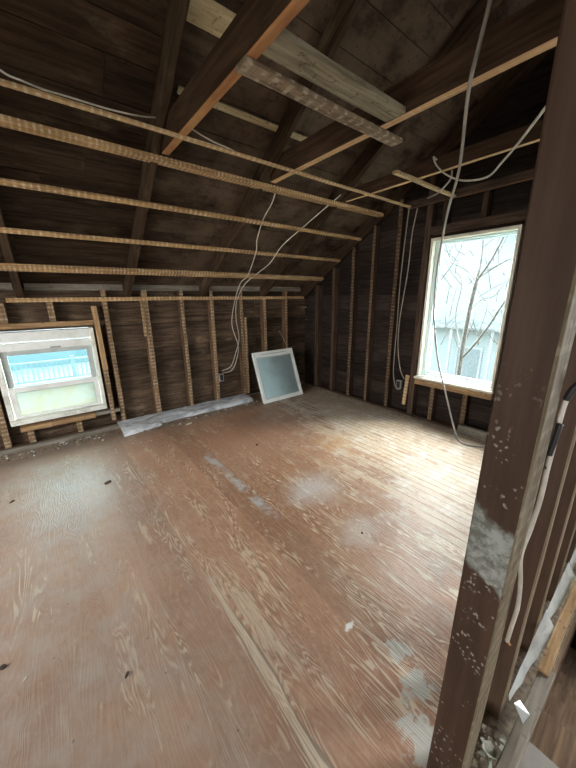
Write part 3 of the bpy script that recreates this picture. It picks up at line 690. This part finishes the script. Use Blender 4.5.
box_obj('window_sill', 3.50, 3.70, W2[0]-.01, W2[1]+.02, 0.519, 0.545, 'cream_paint', w2)
for nm, wd, wx in (('added_window_3', W3, XL-.015), ('added_window_4', W4, XL-.015), ('window_5', W5, XR+.015)):  # unseen windows; the left and hall ones are added for fill light
    w = empty(nm); tag(w, kind='structure')
    o = frame_rect('window_frame', 'X', wx-.045, wx+.045, wd[0], wd[1], wd[2], wd[3], 0.05, 0.05, 0.05, 0.05, 'cream_paint', w)

# ------------------------------------------------------------------ the leaning sash
yaw, lean, sw, sh = 0.008, 0.372, 0.754, 0.771
ls = empty('storm_sash', (2.347, 3.556, 0.0), yaw); ls.rotation_euler = (-lean, 0, yaw)
tag(ls, 'white framed glass window sash leaning on the eave studs near the corner', 'window sash')
bm = bmesh.new()
T = 0.035
bx(bm, 0, 0.045, 0, T, 0, sh, 0, .004); bx(bm, sw-0.045, sw, 0, T, 0, sh, 0, .004)
bx(bm, 0.045, sw-.045, 0, T, 0, 0.055, 0, .004); bx(bm, 0.045, sw-.045, 0, T, sh-.085, sh, 0, .004)
link('sash_frame', bm, 'sash_white', ls)
bm = bmesh.new()
for q in ((0.045, 0.058, 0.055, sh-.085), (sw-.058, sw-.045, 0.055, sh-.085), (0.058, sw-.058, 0.055, 0.068), (0.058, sw-.058, sh-.098, sh-.085)): bx(bm, q[0], q[1], 0.006, 0.022, q[2], q[3], 0, .002)
link('glazing_bead', bm, 'grey_paint', ls)
bm = bmesh.new(); bx(bm, -0.318, 0.318, 0, 0.004, -0.31, 0.31); o = link('pane', bm, 'sash_glass', ls); o.location = (sw/2, 0.016, sh/2-.015)
bm = bmesh.new(); bx(bm, 0.14, 0.62, -0.004, 0.0005, sh-.05, sh-.038, 0, .001); link('lift_groove', bm, 'grey_paint', ls)
bm = bmesh.new(); bx(bm, 0.012, sw-.03, T, T+.03, 0.02, sh-.03, 0, .004); link('rear_frame', bm, 'grey_paint', ls)
tag(tube('wire_offcut', [(2.98, 4.03, 0.98), (3.03, 4.02, 0.90), (3.10, 4.035, 0.80), (3.15, 4.047, 0.72)], 0.004, 'wire_dim'), 'short stiff wire sticking up behind the leaning sash', 'wire')

# ------------------------------------------------------------------ plastic sheet along the wall foot
bm = bmesh.new(); rg = random.Random(5); NX, NY = 90, 10; grid = []
for i in range(NX+1):
    row = []; t = i/NX; x = 0.50 + 1.80*t
    yf = 3.70 + 0.10*math.sin(t*5.0)*0.4 + 0.03*mnoise.noise(Vector((x*7, 1, 0))) - (0.06 if t < 0.25 else 0) + 0.12*t
    for j in range(NY+1):
        s = j/NY; y = yf + (4.045-yf)*s
        z = 0.032 + 0.020*s + 0.026*abs(mnoise.noise(Vector((x*6, y*7, 3))))*(1.2-s) + 0.008*abs(mnoise.noise(Vector((x*20, y*16, 7))))
        if j == 0: z = 0.002
        row.append(bm.verts.new((x-1.4, y-3.85, z)))
    grid.append(row)
for i in range(NX):
    for j in range(NY): bm.faces.new((grid[i][j], grid[i+1][j], grid[i+1][j+1], grid[i][j+1]))
o = link('plastic_sheet', bm, 'poly', smooth=True, loc=(1.4, 3.85, 0)); tag(o, 'crumpled translucent plastic sheet along the foot of the eave wall', 'plastic sheet')

# ------------------------------------------------------------------ outlet boxes and cables
def outlet(name_label, loc, axis):
    e = empty('outlet_box', loc); tag(e, name_label, 'outlet box', 'outlet boxes')
    bm = bmesh.new()
    if axis == 'Y':
        bx(bm, -.035, .035, 0, .05, -.055, .055, 0, .004); link('box_body', bm, 'boxsteel', e)
        bm = bmesh.new(); bx(bm, -.024, .024, -.004, .001, -.044, .044, 0, .002); link('box_mouth', bm, 'black', e)
    else:
        bx(bm, 0, .05, -.035, .035, -.055, .055, 0, .004); link('box_body', bm, 'boxsteel', e)
        bm = bmesh.new(); bx(bm, -.004, .001, -.024, .024, -.044, .044, 0, .002); link('box_mouth', bm, 'black', e)
    return e
outlet('small black outlet box on a striped eave stud', (1.93, 4.045, 0.372), 'Y')
outlet('small metal outlet box low on the gable by the pale stick', (3.56, 2.175, 0.375), 'X')
def path(pts):
    out = []
    for p in pts:
        if len(p) == 4: px, py, k, q = p; out.append({'x': on_x, 'y': on_y, 'z': on_z}[k](px, py, q))
        else: out.append(Vector(p))
    return out
tube('power_cord', path([(498, -40, 'x', 1.70), (489, 5, 'x', 1.72), (478, 50, 'x', 1.74), (468, 95, 'x', 1.78), (459, 170, 'x', 2.3), (447, 215, 'x', 2.75), (437, 270, 'x', 3.15), (434, 315, 'x', 3.34), (438, 360, 'x', 3.40), (446, 395, 'x', 3.40), (452, 420, 'x', 3.34), (457.5, 439, 'z', 0.012), (464, 444, 'z', 0.010), (474, 446, 'z', 0.010), (488, 447, 'z', 0.010)]), 0.0092, 'cord', 'thick grey cord hanging past the tall window to the floor', 'cord')
tube('hook_wire', path([(437, 160, 'x', 2.74), (433.5, 157, 'x', 2.72), (437, 166, 'x', 2.70), (447, 175, 'x', 2.62), (463, 180.5, 'x', 2.5), (487, 177, 'x', 2.35), (503, 161, 'x', 2.2), (520, 141, 'x', 2.0), (546, 107, 'x', 1.72)]), 0.006, 'wire', 'stiff off-white wire looping below the ties toward the post', 'wire')
tube('hook_wire', path([(452, 170, 'x', 2.79), (451, 178, 'x', 2.80), (446, 185, 'x', 2.82), (438, 193, 'x', 2.9), (428, 198, 'x', 3.0)]), 0.007, 'wire_dim', 'short wire end drooping behind the grey cord', 'wire')
tube('drop_wire', path([(409.5, 206, 'x', 3.475), (405, 240, 'x', 3.49), (400, 285, 'x', 3.52), (397, 325, 'x', 3.52), (394, 360, 'x', 3.52), (393.5, 375, 'x', 3.52), (396, 388, 'x', 3.53), (400, 389, 'x', 3.54)]), 0.0058, 'wire_dim', 'left of the two wires hanging down to the gable outlet', 'wire')
tube('drop_wire', path([(417.5, 208, 'x', 3.475), (412, 235, 'x', 3.49), (408, 270, 'x', 3.51), (400, 318, 'x', 3.515), (398, 345, 'x', 3.51), (400, 368, 'x', 3.51), (404, 379, 'x', 3.50)]), 0.0058, 'wire_dim', 'right of the two wires hanging down to the gable outlet', 'wire')
tube('ceiling_cable', path([(276, 190, 'y', 2.62), (272, 203, 'y', 2.74), (263, 220, 'y', 2.92), (257, 240, 'y', 3.12), (256, 252, 'y', 3.24), (248, 275, 'y', 3.55), (240, 284, 'y', 3.7), (234, 305, 'y', 3.98), (232, 325, 'y', 3.99), (238, 345, 'y', 3.99), (237, 358, 'y', 3.99), (232, 370, 'y', 4.0), (223, 373, 'y', 4.03)]), 0.0052, 'wire', 'slack cable falling from the ceiling strips to the black outlet', 'cable')
tube('ceiling_cable', path([(349, 188, 'y', 2.45), (330, 204, 'y', 2.60), (302, 228, 'y', 2.90), (282, 246, 'y', 3.10), (270, 263, 'y', 3.34), (258, 273, 'y', 3.55), (245, 284, 'y', 3.72), (237, 300, 'y', 3.94), (236, 318, 'y', 3.98), (239, 338, 'y', 3.98), (236, 352, 'y', 3.98), (231, 366, 'y', 3.99), (222, 371, 'y', 4.03)]), 0.0052, 'wire', 'long cable slanting across the strips to the black outlet', 'cable')
tube('roof_wire', path([(-12, 61, 'y', 2.1), (6, 74, 'y', 2.14), (20, 80, 'y', 2.17), (42, 89, 'y', 2.22), (64, 95.5, 'y', 2.26), (90, 103.5, 'y', 2.28), (112, 110, 'y', 2.3), (140, 116, 'y', 2.34), (160, 118, 'y', 2.4), (176, 120.5, 'y', 2.42)]), 0.0045, 'wire', 'thin wire sagging over the front ceiling strip at upper left', 'wire')
tube('roof_wire', path([(192, 129, 'y', 2.26), (203, 136, 'y', 2.25), (216, 143, 'y', 2.25), (228, 148, 'y', 2.22), (239, 154, 'y', 2.2)]), 0.0045, 'wire', 'short curved wire beside the foot of the orange tie', 'wire')
# cable on the partition
e = empty('partition_cable', on_x(576, 385, 0.835)); tag(e, 'off-white cable clipped along the edge of the foreground post', 'cable')
tube('cable_run', path([(596, 370, 'x', 0.845), (578, 385, 'x', 0.845), (568, 396, 'x', 0.845), (561, 415, 'x', 0.845), (555, 440, 'x', 0.842), (547, 470, 'x', 0.842), (540, 500, 'x', 0.845), (530, 530, 'x', 0.85), (521, 555, 'x', 0.86), (520.5, 580, 'x', 0.87), (518, 605, 'x', 0.88), (512, 625, 'x', 0.89), (507, 641, 'x', 0.90)]), 0.0052, 'wire', parent=e)
tube('cable_tip', path([(507.2, 640, 'x', 0.90), (510, 645, 'x', 0.90)]), 0.0035, 'tie_edge', parent=e, smooth_path=False)
tube('black_clamp', path([(580, 383, 'x', 0.84), (572, 390, 'x', 0.838), (566, 400, 'x', 0.838)]), 0.0065, 'black', parent=e)
tube('black_tape', path([(560, 424, 'x', 0.834), (554, 442, 'x', 0.834), (549, 455, 'x', 0.834)]), 0.006, 'black', parent=e)
tube('cable_staple', path([(543, 467, 'x', 0.834), (548, 468, 'x', 0.845)]), 0.004, 'black', parent=e, smooth_path=False)

# ------------------------------------------------------------------ metal flashing, rubble
e = empty('metal_flashing', (1.5, 0.10, 0.0)); tag(e, 'bright bent metal flashing strip lying along the stairwell edge', 'metal strip')
def sheet(name, rows, parent, mat='metal'):
    bm = bmesh.new(); g = [[bm.verts.new(Vector(p)-parent.location) for p in r] for r in rows]
    for i in range(len(g)-1):
        for j in range(len(g[0])-1): bm.faces.new((g[i][j], g[i][j+1], g[i+1][j+1], g[i+1][j]))
    bmesh.ops.solidify(bm, geom=bm.faces[:], thickness=0.0025)
    return link(name, bm, mat, parent)
rgm = random.Random(4)
def crumple(x0, x1, n, w0, w1):
    rows = []
    for i in range(n+1):
        t = i/n; x = x0 + t*(x1-x0); w_ = (w0 + t*(w1-w0))*rgm.uniform(.8, 1.15); k = rgm.uniform(-.012, .012)
        rows.append([(x, 0.121, 0.03+w_*.9+k), (x+rgm.uniform(-.01, .01), 0.121-w_*.35, 0.018+w_*.45+k*.5), (x, 0.121-w_*.75, 0.004)])
    return rows
sheet('long_strip', crumple(1.15, 1.62, 9, 0.012, 0.060), e)
sheet('middle_strip', crumple(1.66, 2.05, 7, 0.022, 0.060), e)
sheet('far_strip', crumple(2.10, 2.75, 9, 0.025, 0.060), e)
a = [on_z(514, 703, .035), on_z(520, 700, .03), on_z(530, 715, .012), on_z(523, 724, .006)]
sheet('bent_flap', [[a[0], a[1]], [a[3], a[2]]], e)
rg = random.Random(9)
bm = bmesh.new()
for k in range(60):
    x = rg.uniform(0.86, 1.13); y = rg.uniform(0.085, 0.20); chunk_into(bm, (x-1.0, y-.14, rg.uniform(0, .05)), rg.uniform(.006, .018), .8, rg, rg.choice((0, 1, 1)))
tag(link('plaster_rubble', bm, ['plaster', 'dirt'], loc=(1.0, .14, -0.118)), 'broken plaster rubble in the gap behind the foreground post', 'rubble', kind='stuff')
for k, (px, py, z, r_, lb) in enumerate(((489, 752, -0.05, 0.028, 'pale plaster lump right of the foreground post foot'), (500, 757, -0.05, 0.02, 'small plaster lump beside the grey stairwell timber'))):
    c = on_z(px, py, z); bm = bmesh.new(); chunk_into(bm, (0, 0, r_*.45), r_, .55, random.Random(k+3)); tag(link('plaster_lump', bm, 'plaster', loc=c), lb, 'plaster lump', 'plaster lumps')
bm = bmesh.new(); rg = random.Random(12)
for k in range(260):
    x = rg.uniform(-1.0, 0.62); y = 3.93 - abs(rg.gauss(0, .10)); r_ = rg.uniform(.004, .016)
    chunk_into(bm, (x, y-3.9, r_*.3), r_, .55, rg, rg.choice((0, 0, 0, 1)))
for k in range(110):
    x = rg.uniform(0.55, 2.4); y = 3.70 - abs(rg.gauss(0, .05)) + .05*x/2; r_ = rg.uniform(.004, .016)
    chunk_into(bm, (x, y-3.9, r_*.3), r_, .55, rg, rg.choice((0, 0, 1)))
for k in range(120):
    y = rg.uniform(0.9, 3.7); x = 3.50 - abs(rg.gauss(0, .05)); r_ = rg.uniform(.004, .014)
    chunk_into(bm, (x, y-3.9, r_*.3), r_, .55, rg, rg.choice((0, 0, 1)))
tag(link('floor_rubble', bm, ['dirt', 'plaster'], loc=(0, 3.9, 0)), 'crumbs of dirt and plaster along the wall foot', 'rubble', kind='stuff')
def chip(px, py, l, w, h, rot, mat, lb, cat='chip'):
    c = on_z(px, py, 0.0); bm = bmesh.new(); rg = random.Random(int(px*7+py))
    pts = []; N = 9
    for s in (0, 1):
        ring = []
        for i in range(N):
            a_ = 2*math.pi*i/N; k = rg.uniform(.75, 1.1)
            ring.append(bm.verts.new((math.cos(a_)*l/2*k*(1-.25*s), math.sin(a_)*w/2*k*(1-.25*s), 0.0005+h*s*rg.uniform(.7, 1.1))))
        pts.append(ring)
    for i in range(N): bm.faces.new((pts[0][i], pts[0][(i+1) % N], pts[1][(i+1) % N], pts[1][i]))
    bm.faces.new(pts[0][::-1]); bm.faces.new(pts[1])
    o = link('debris_chip', bm, mat, loc=c); o.rotation_euler = (0, 0, rot); tag(o, lb, cat, 'chips on the floor')
chip(108, 483, .075, .026, .014, 0.35, 'chip', 'dark splinter on the bright floor below the eave window')
chip(12, 502, .045, .014, .008, 0.7, 'chip', 'thin dark chip on the floor at the left edge')
chip(257, 445, .030, .018, .012, 0.2, 'chip', 'small black crumb on the brown floor in front of the sash')
chip(127, 675, .030, .012, .008, 0.9, 'chip', 'dark chip on worn grain in the lower left floor')
chip(3, 668, .026, .020, .014, 0.0, 'chip', 'dark pebble at the lower left edge of the floor')
chip(25, 679, .022, .009, .005, 0.8, 'palechip', 'pale chip beside the dark pebble at lower left')
chip(205, 507, .016, .012, .006, 0.0, 'palechip', 'tiny pale crumb near the grey flaking joint')
chip(189, 424, .10, .030, .014, 0.2, 'palechip', 'flat tan chip on the floor before the plastic sheet')
chip(400, 409, .07, .03, .02, 0.5, 'palechip', 'pale crumb at the foot of the brightly striped gable stud')
chip(362, 533, .02, .015, .006, 0.5, 'chip', 'tiny dark crumb on the pale dust patch')

# ------------------------------------------------------------------ OUTSIDE
def siding_mat(name, col, period=0.11):
    b = NB(name); v = b.obj(); x, y, z = b.xyz(v)
    f = b.m_('FRACT', b.m_('DIVIDE', z, period))
    c = b.mix(b.m_('SUBTRACT', 1.0, b.step(f, 0.0, 0.16)), col, vmul(col, 0.7))
    return b.fin(b.mix(b.mul(b.noise(v, 3, 4), 0.25), c, vmul(col, 1.2)), 0.8)
M['siding'] = siding_mat('pale blue lap siding', (0.235, 0.27, 0.275))
M['siding2'] = siding_mat('grey blue lap siding', (0.21, 0.26, 0.27))
M['snow_roof'] = plain('pale roof shingles', (0.17, 0.185, 0.185), 0.9, nz=0.3, sc=6)
M['trimw'] = plain('outside white trim', (0.27, 0.29, 0.29), 0.6)
M['dark_glass'] = plain('dark outside window', (0.15, 0.18, 0.19), 0.2)
M['bark'] = plain('grey bark', (0.12, 0.112, 0.10), 0.9, nz=0.4, sc=25)
M['ground'] = plain('winter ground', (0.13, 0.14, 0.11), 0.95, nz=0.4, sc=1.5)
bm = bmesh.new(); bx(bm, -40, 40, -40, 40, -3.3, -3.2); tag(link('ground', bm, 'ground'), kind='structure')
# neighbour house beyond the gable
h = empty('neighbour_house', (13.5, 4.6, -3.2)); tag(h, 'pale blue clapboard house seen through the tall window', 'house')
def pt(name, bm, mat, par=h): return link(name, bm, mat, par)
bm = bmesh.new()
prof = [(-2.6, 0), (5.5, 0), (5.5, 5.1), (2.0, 8.4), (-2.6, 5.3)]
fr = [[bm.verts.new((X, y, z)) for y, z in prof] for X in (0, 6)]
bm.faces.new(fr[0]); bm.faces.new(fr[1][::-1])
for i in range(5): bm.faces.new((fr[0][i], fr[1][i], fr[1][(i+1) % 5], fr[0][(i+1) % 5]))
pt('wall', bm, 'siding')
bm = bmesh.new()
for (y0, z0), (y1, z1) in (((5.9, 4.75), (2.0, 8.45)), ((2.0, 8.45), (-3.0, 5.05))):
    q = [bm.verts.new(c) for c in ((-.35, y0, z0), (6.3, y0, z0), (6.3, y1, z1), (-.35, y1, z1), (-.35, y0, z0+.16), (6.3, y0, z0+.16), (6.3, y1, z1+.16), (-.35, y1, z1+.16))]
    for f in ((0, 1, 2, 3), (7, 6, 5, 4), (0, 4, 5, 1), (1, 5, 6, 2), (2, 6, 7, 3), (3, 7, 4, 0)): bm.faces.new([q[i] for i in f])
pt('roof', bm, 'snow_roof')
bm = bmesh.new()
q = [bm.verts.new(c) for c in ((-.55, -2.7, 3.42), (0.0, -2.7, 3.62), (0, 3.6, 3.62), (-.55, 3.6, 3.42), (-.55, -2.7, 3.5), (0, -2.7, 3.7), (0, 3.6, 3.7), (-.55, 3.6, 3.5))]
for f in ((0, 1, 2, 3), (7, 6, 5, 4), (0, 4, 5, 1), (1, 5, 6, 2), (2, 6, 7, 3), (3, 7, 4, 0)): bm.faces.new([q[i] for i in f])
pt('porch_roof', bm, 'snow_roof')
for y in (-1.9, -0.3, 1.2, 3.3):
    bm = bmesh.new(); bx(bm, -.50, -.42, y-.04, y+.04, 0, 3.43); pt('porch_post', bm, 'trimw')
for y in (0.6, -1.2):
    bm = bmesh.new(); bx(bm, -.04, .02, y-.5, y+.5, 1.0, 2.7); f = pt('window', bm, 'trimw'); bm = bmesh.new(); bx(bm, -.05, -.03, y-.42, y+.42, 1.08, 2.62); g = link('pane', bm, 'dark_glass', f)
# bare tree between the houses
tr = empty('bare_tree', on_x(461, 420, 5.6)); tr.location.z = -3.2
tag(tr, 'bare grey tree with forking branches outside the tall window', 'tree')
rg = random.Random(31)
def limb(name, pts, r0, r1, X=5.6):
    out = [on_x(p[0], p[1], X + (p[2] if len(p) > 2 else 0)) for p in pts]
    if name == 'trunk': out = [Vector((out[0].x, out[0].y, -3.2))] + out
    pp = curve_pts(out, 5); bm = bmesh.new(); tube_into(bm, [p - tr.location for p in pp], r0, r1, 7)
    o = link(name, bm, 'bark', tr, smooth=True)
    return o, out
limb('trunk', [(459, 372), (464, 340), (470, 308), (477, 279)], 0.042, 0.03)
limb('branch', [(477, 279), (481, 262, .1), (483, 240, .2), (481, 200, .3)], 0.018, 0.008)
limb('branch', [(477, 280), (490, 262, -.1), (503, 238, -.25), (512, 215, -.3)], 0.018, 0.008)
limb('branch', [(476, 281), (466, 270, .2), (452, 263, .3), (440, 257, .5)], 0.012, 0.005)
limb('branch', [(478, 278), (492, 269, .2), (508, 260, .35), (524, 256, .5)], 0.016, 0.006)
limb('branch', [(462, 358), (474, 345, -.3), (488, 327, -.5), (501, 307, -.7), (515, 290, -.8)], 0.020, 0.009)
limb('branch', [(463, 355), (457, 330, .4), (456, 312, .5), (461, 290, .6), (461, 278, .7), (452, 268, .8)], 0.013, 0.006)
limb('branch', [(470, 310), (481, 300, .3), (494, 296, .4), (506, 282, .5)], 0.010, 0.004)
limb('branch', [(440, 281, .3), (452, 265, .4), (460, 250, .5), (468, 232, .6)], 0.012, 0.005)
limb('branch', [(478, 345, .3), (480, 330, .3), (486, 312, .4), (488, 300, .5)], 0.010, 0.004)
for k in range(44):
    bx0, by0 = rg.uniform(440, 508), rg.uniform(235, 350); a_ = rg.uniform(-2.6, -.5); L = rg.uniform(14, 34)
    p = [(bx0 + math.cos(a_)*L*t + rg.uniform(-2, 2), by0 + math.sin(a_)*L*t + rg.uniform(-2, 2), rg.uniform(.1, .6)) for t in (0, .5, 1)]
    limb('twig', p, 0.0075, 0.004, 5.5)
# house and balcony beyond the eave window
h2 = empty('rear_house', (0.3, 16.0, -3.2)); tag(h2, 'blue grey house with a flat deck seen through the eave window', 'house')
bm = bmesh.new(); bx(bm, -4.5, 0.6, 0, 5, 0, 4.9); link('wall', bm, 'siding2', h2)
bm = bmesh.new(); bx(bm, 0.6, 5.5, 0.4, 6, 0, 4.7); link('side_wing', bm, 'siding2', h2)
bm = bmesh.new()
q = [bm.verts.new(c) for c in ((-4.8, -.4, 4.85), (.9, -.4, 4.85), (.9, 2.5, 6.4), (-4.8, 2.5, 6.4), (-4.8, 5.4, 4.85), (.9, 5.4, 4.85))]
for f in ((0, 1, 2, 3), (3, 2, 5, 4), (0, 3, 4), (1, 5, 2)): bm.faces.new([q[i] for i in f])
link('roof', bm, 'snow_roof', h2)
for x in (-2.6, -1.2):
    bm = bmesh.new(); y = -.03 if x < .6 else 1.17; bx(bm, x-.45, x+.45, y, y+.05, 3.1, 4.4); f = link('window', bm, 'trimw', h2); bm = bmesh.new(); bx(bm, x-.37, x+.37, y-.01, y+.02, 3.18, 4.32); link('pane', bm, 'dark_glass', f)
pd = empty('porch_deck', (0.2, 12.4, -3.2)); tag(pd, 'flat porch roof with white edge below the balustrade', 'porch')
bm = bmesh.new(); bx(bm, -3.2, 3.2, -.5, 3.2, 1.95, 2.10); link('deck_slab', bm, 'snow_roof', pd)
bm = bmesh.new(); bx(bm, -3.2, 3.2, -.56, -.5, 1.96, 2.20); link('deck_edge', bm, 'trimw', pd)
for x in (-3.0, 3.0):
    bm = bmesh.new(); bx(bm, x-.06, x+.06, -.45, -.33, 0, 1.95); link('porch_post', bm, 'trimw', pd)
rl = empty('balustrade', (0.2, 12.2, -1.06)); tag(rl, 'white balustrade on the porch roof seen through the eave window', 'railing')
bm = bmesh.new(); bx(bm, -2.6, 2.6, -.03, .03, .66, .72, 0, .004); link('top_rail', bm, 'trimw', rl)
bm = bmesh.new(); bx(bm, -2.6, 2.6, -.025, .025, .09, .14, 0, .004); link('bottom_rail', bm, 'trimw', rl)
bm = bmesh.new(); bx(bm, -.018, .018, -.018, .018, .14, .66); b0 = link('baluster', bm, 'trimw', rl); b0.location = (-2.5, 0, 0)
for k in range(1, 40):
    c = b0.copy(); COL.objects.link(c); c.parent = rl; c.location = (-2.5+k*5.0/39, 0, 0)
for x in (-2.6, 0.35, 2.6):
    bm = bmesh.new(); bx(bm, x-.05, x+.05, -.05, .05, 0.0, .80, 0, .004); link('newel_post', bm, 'trimw', rl)
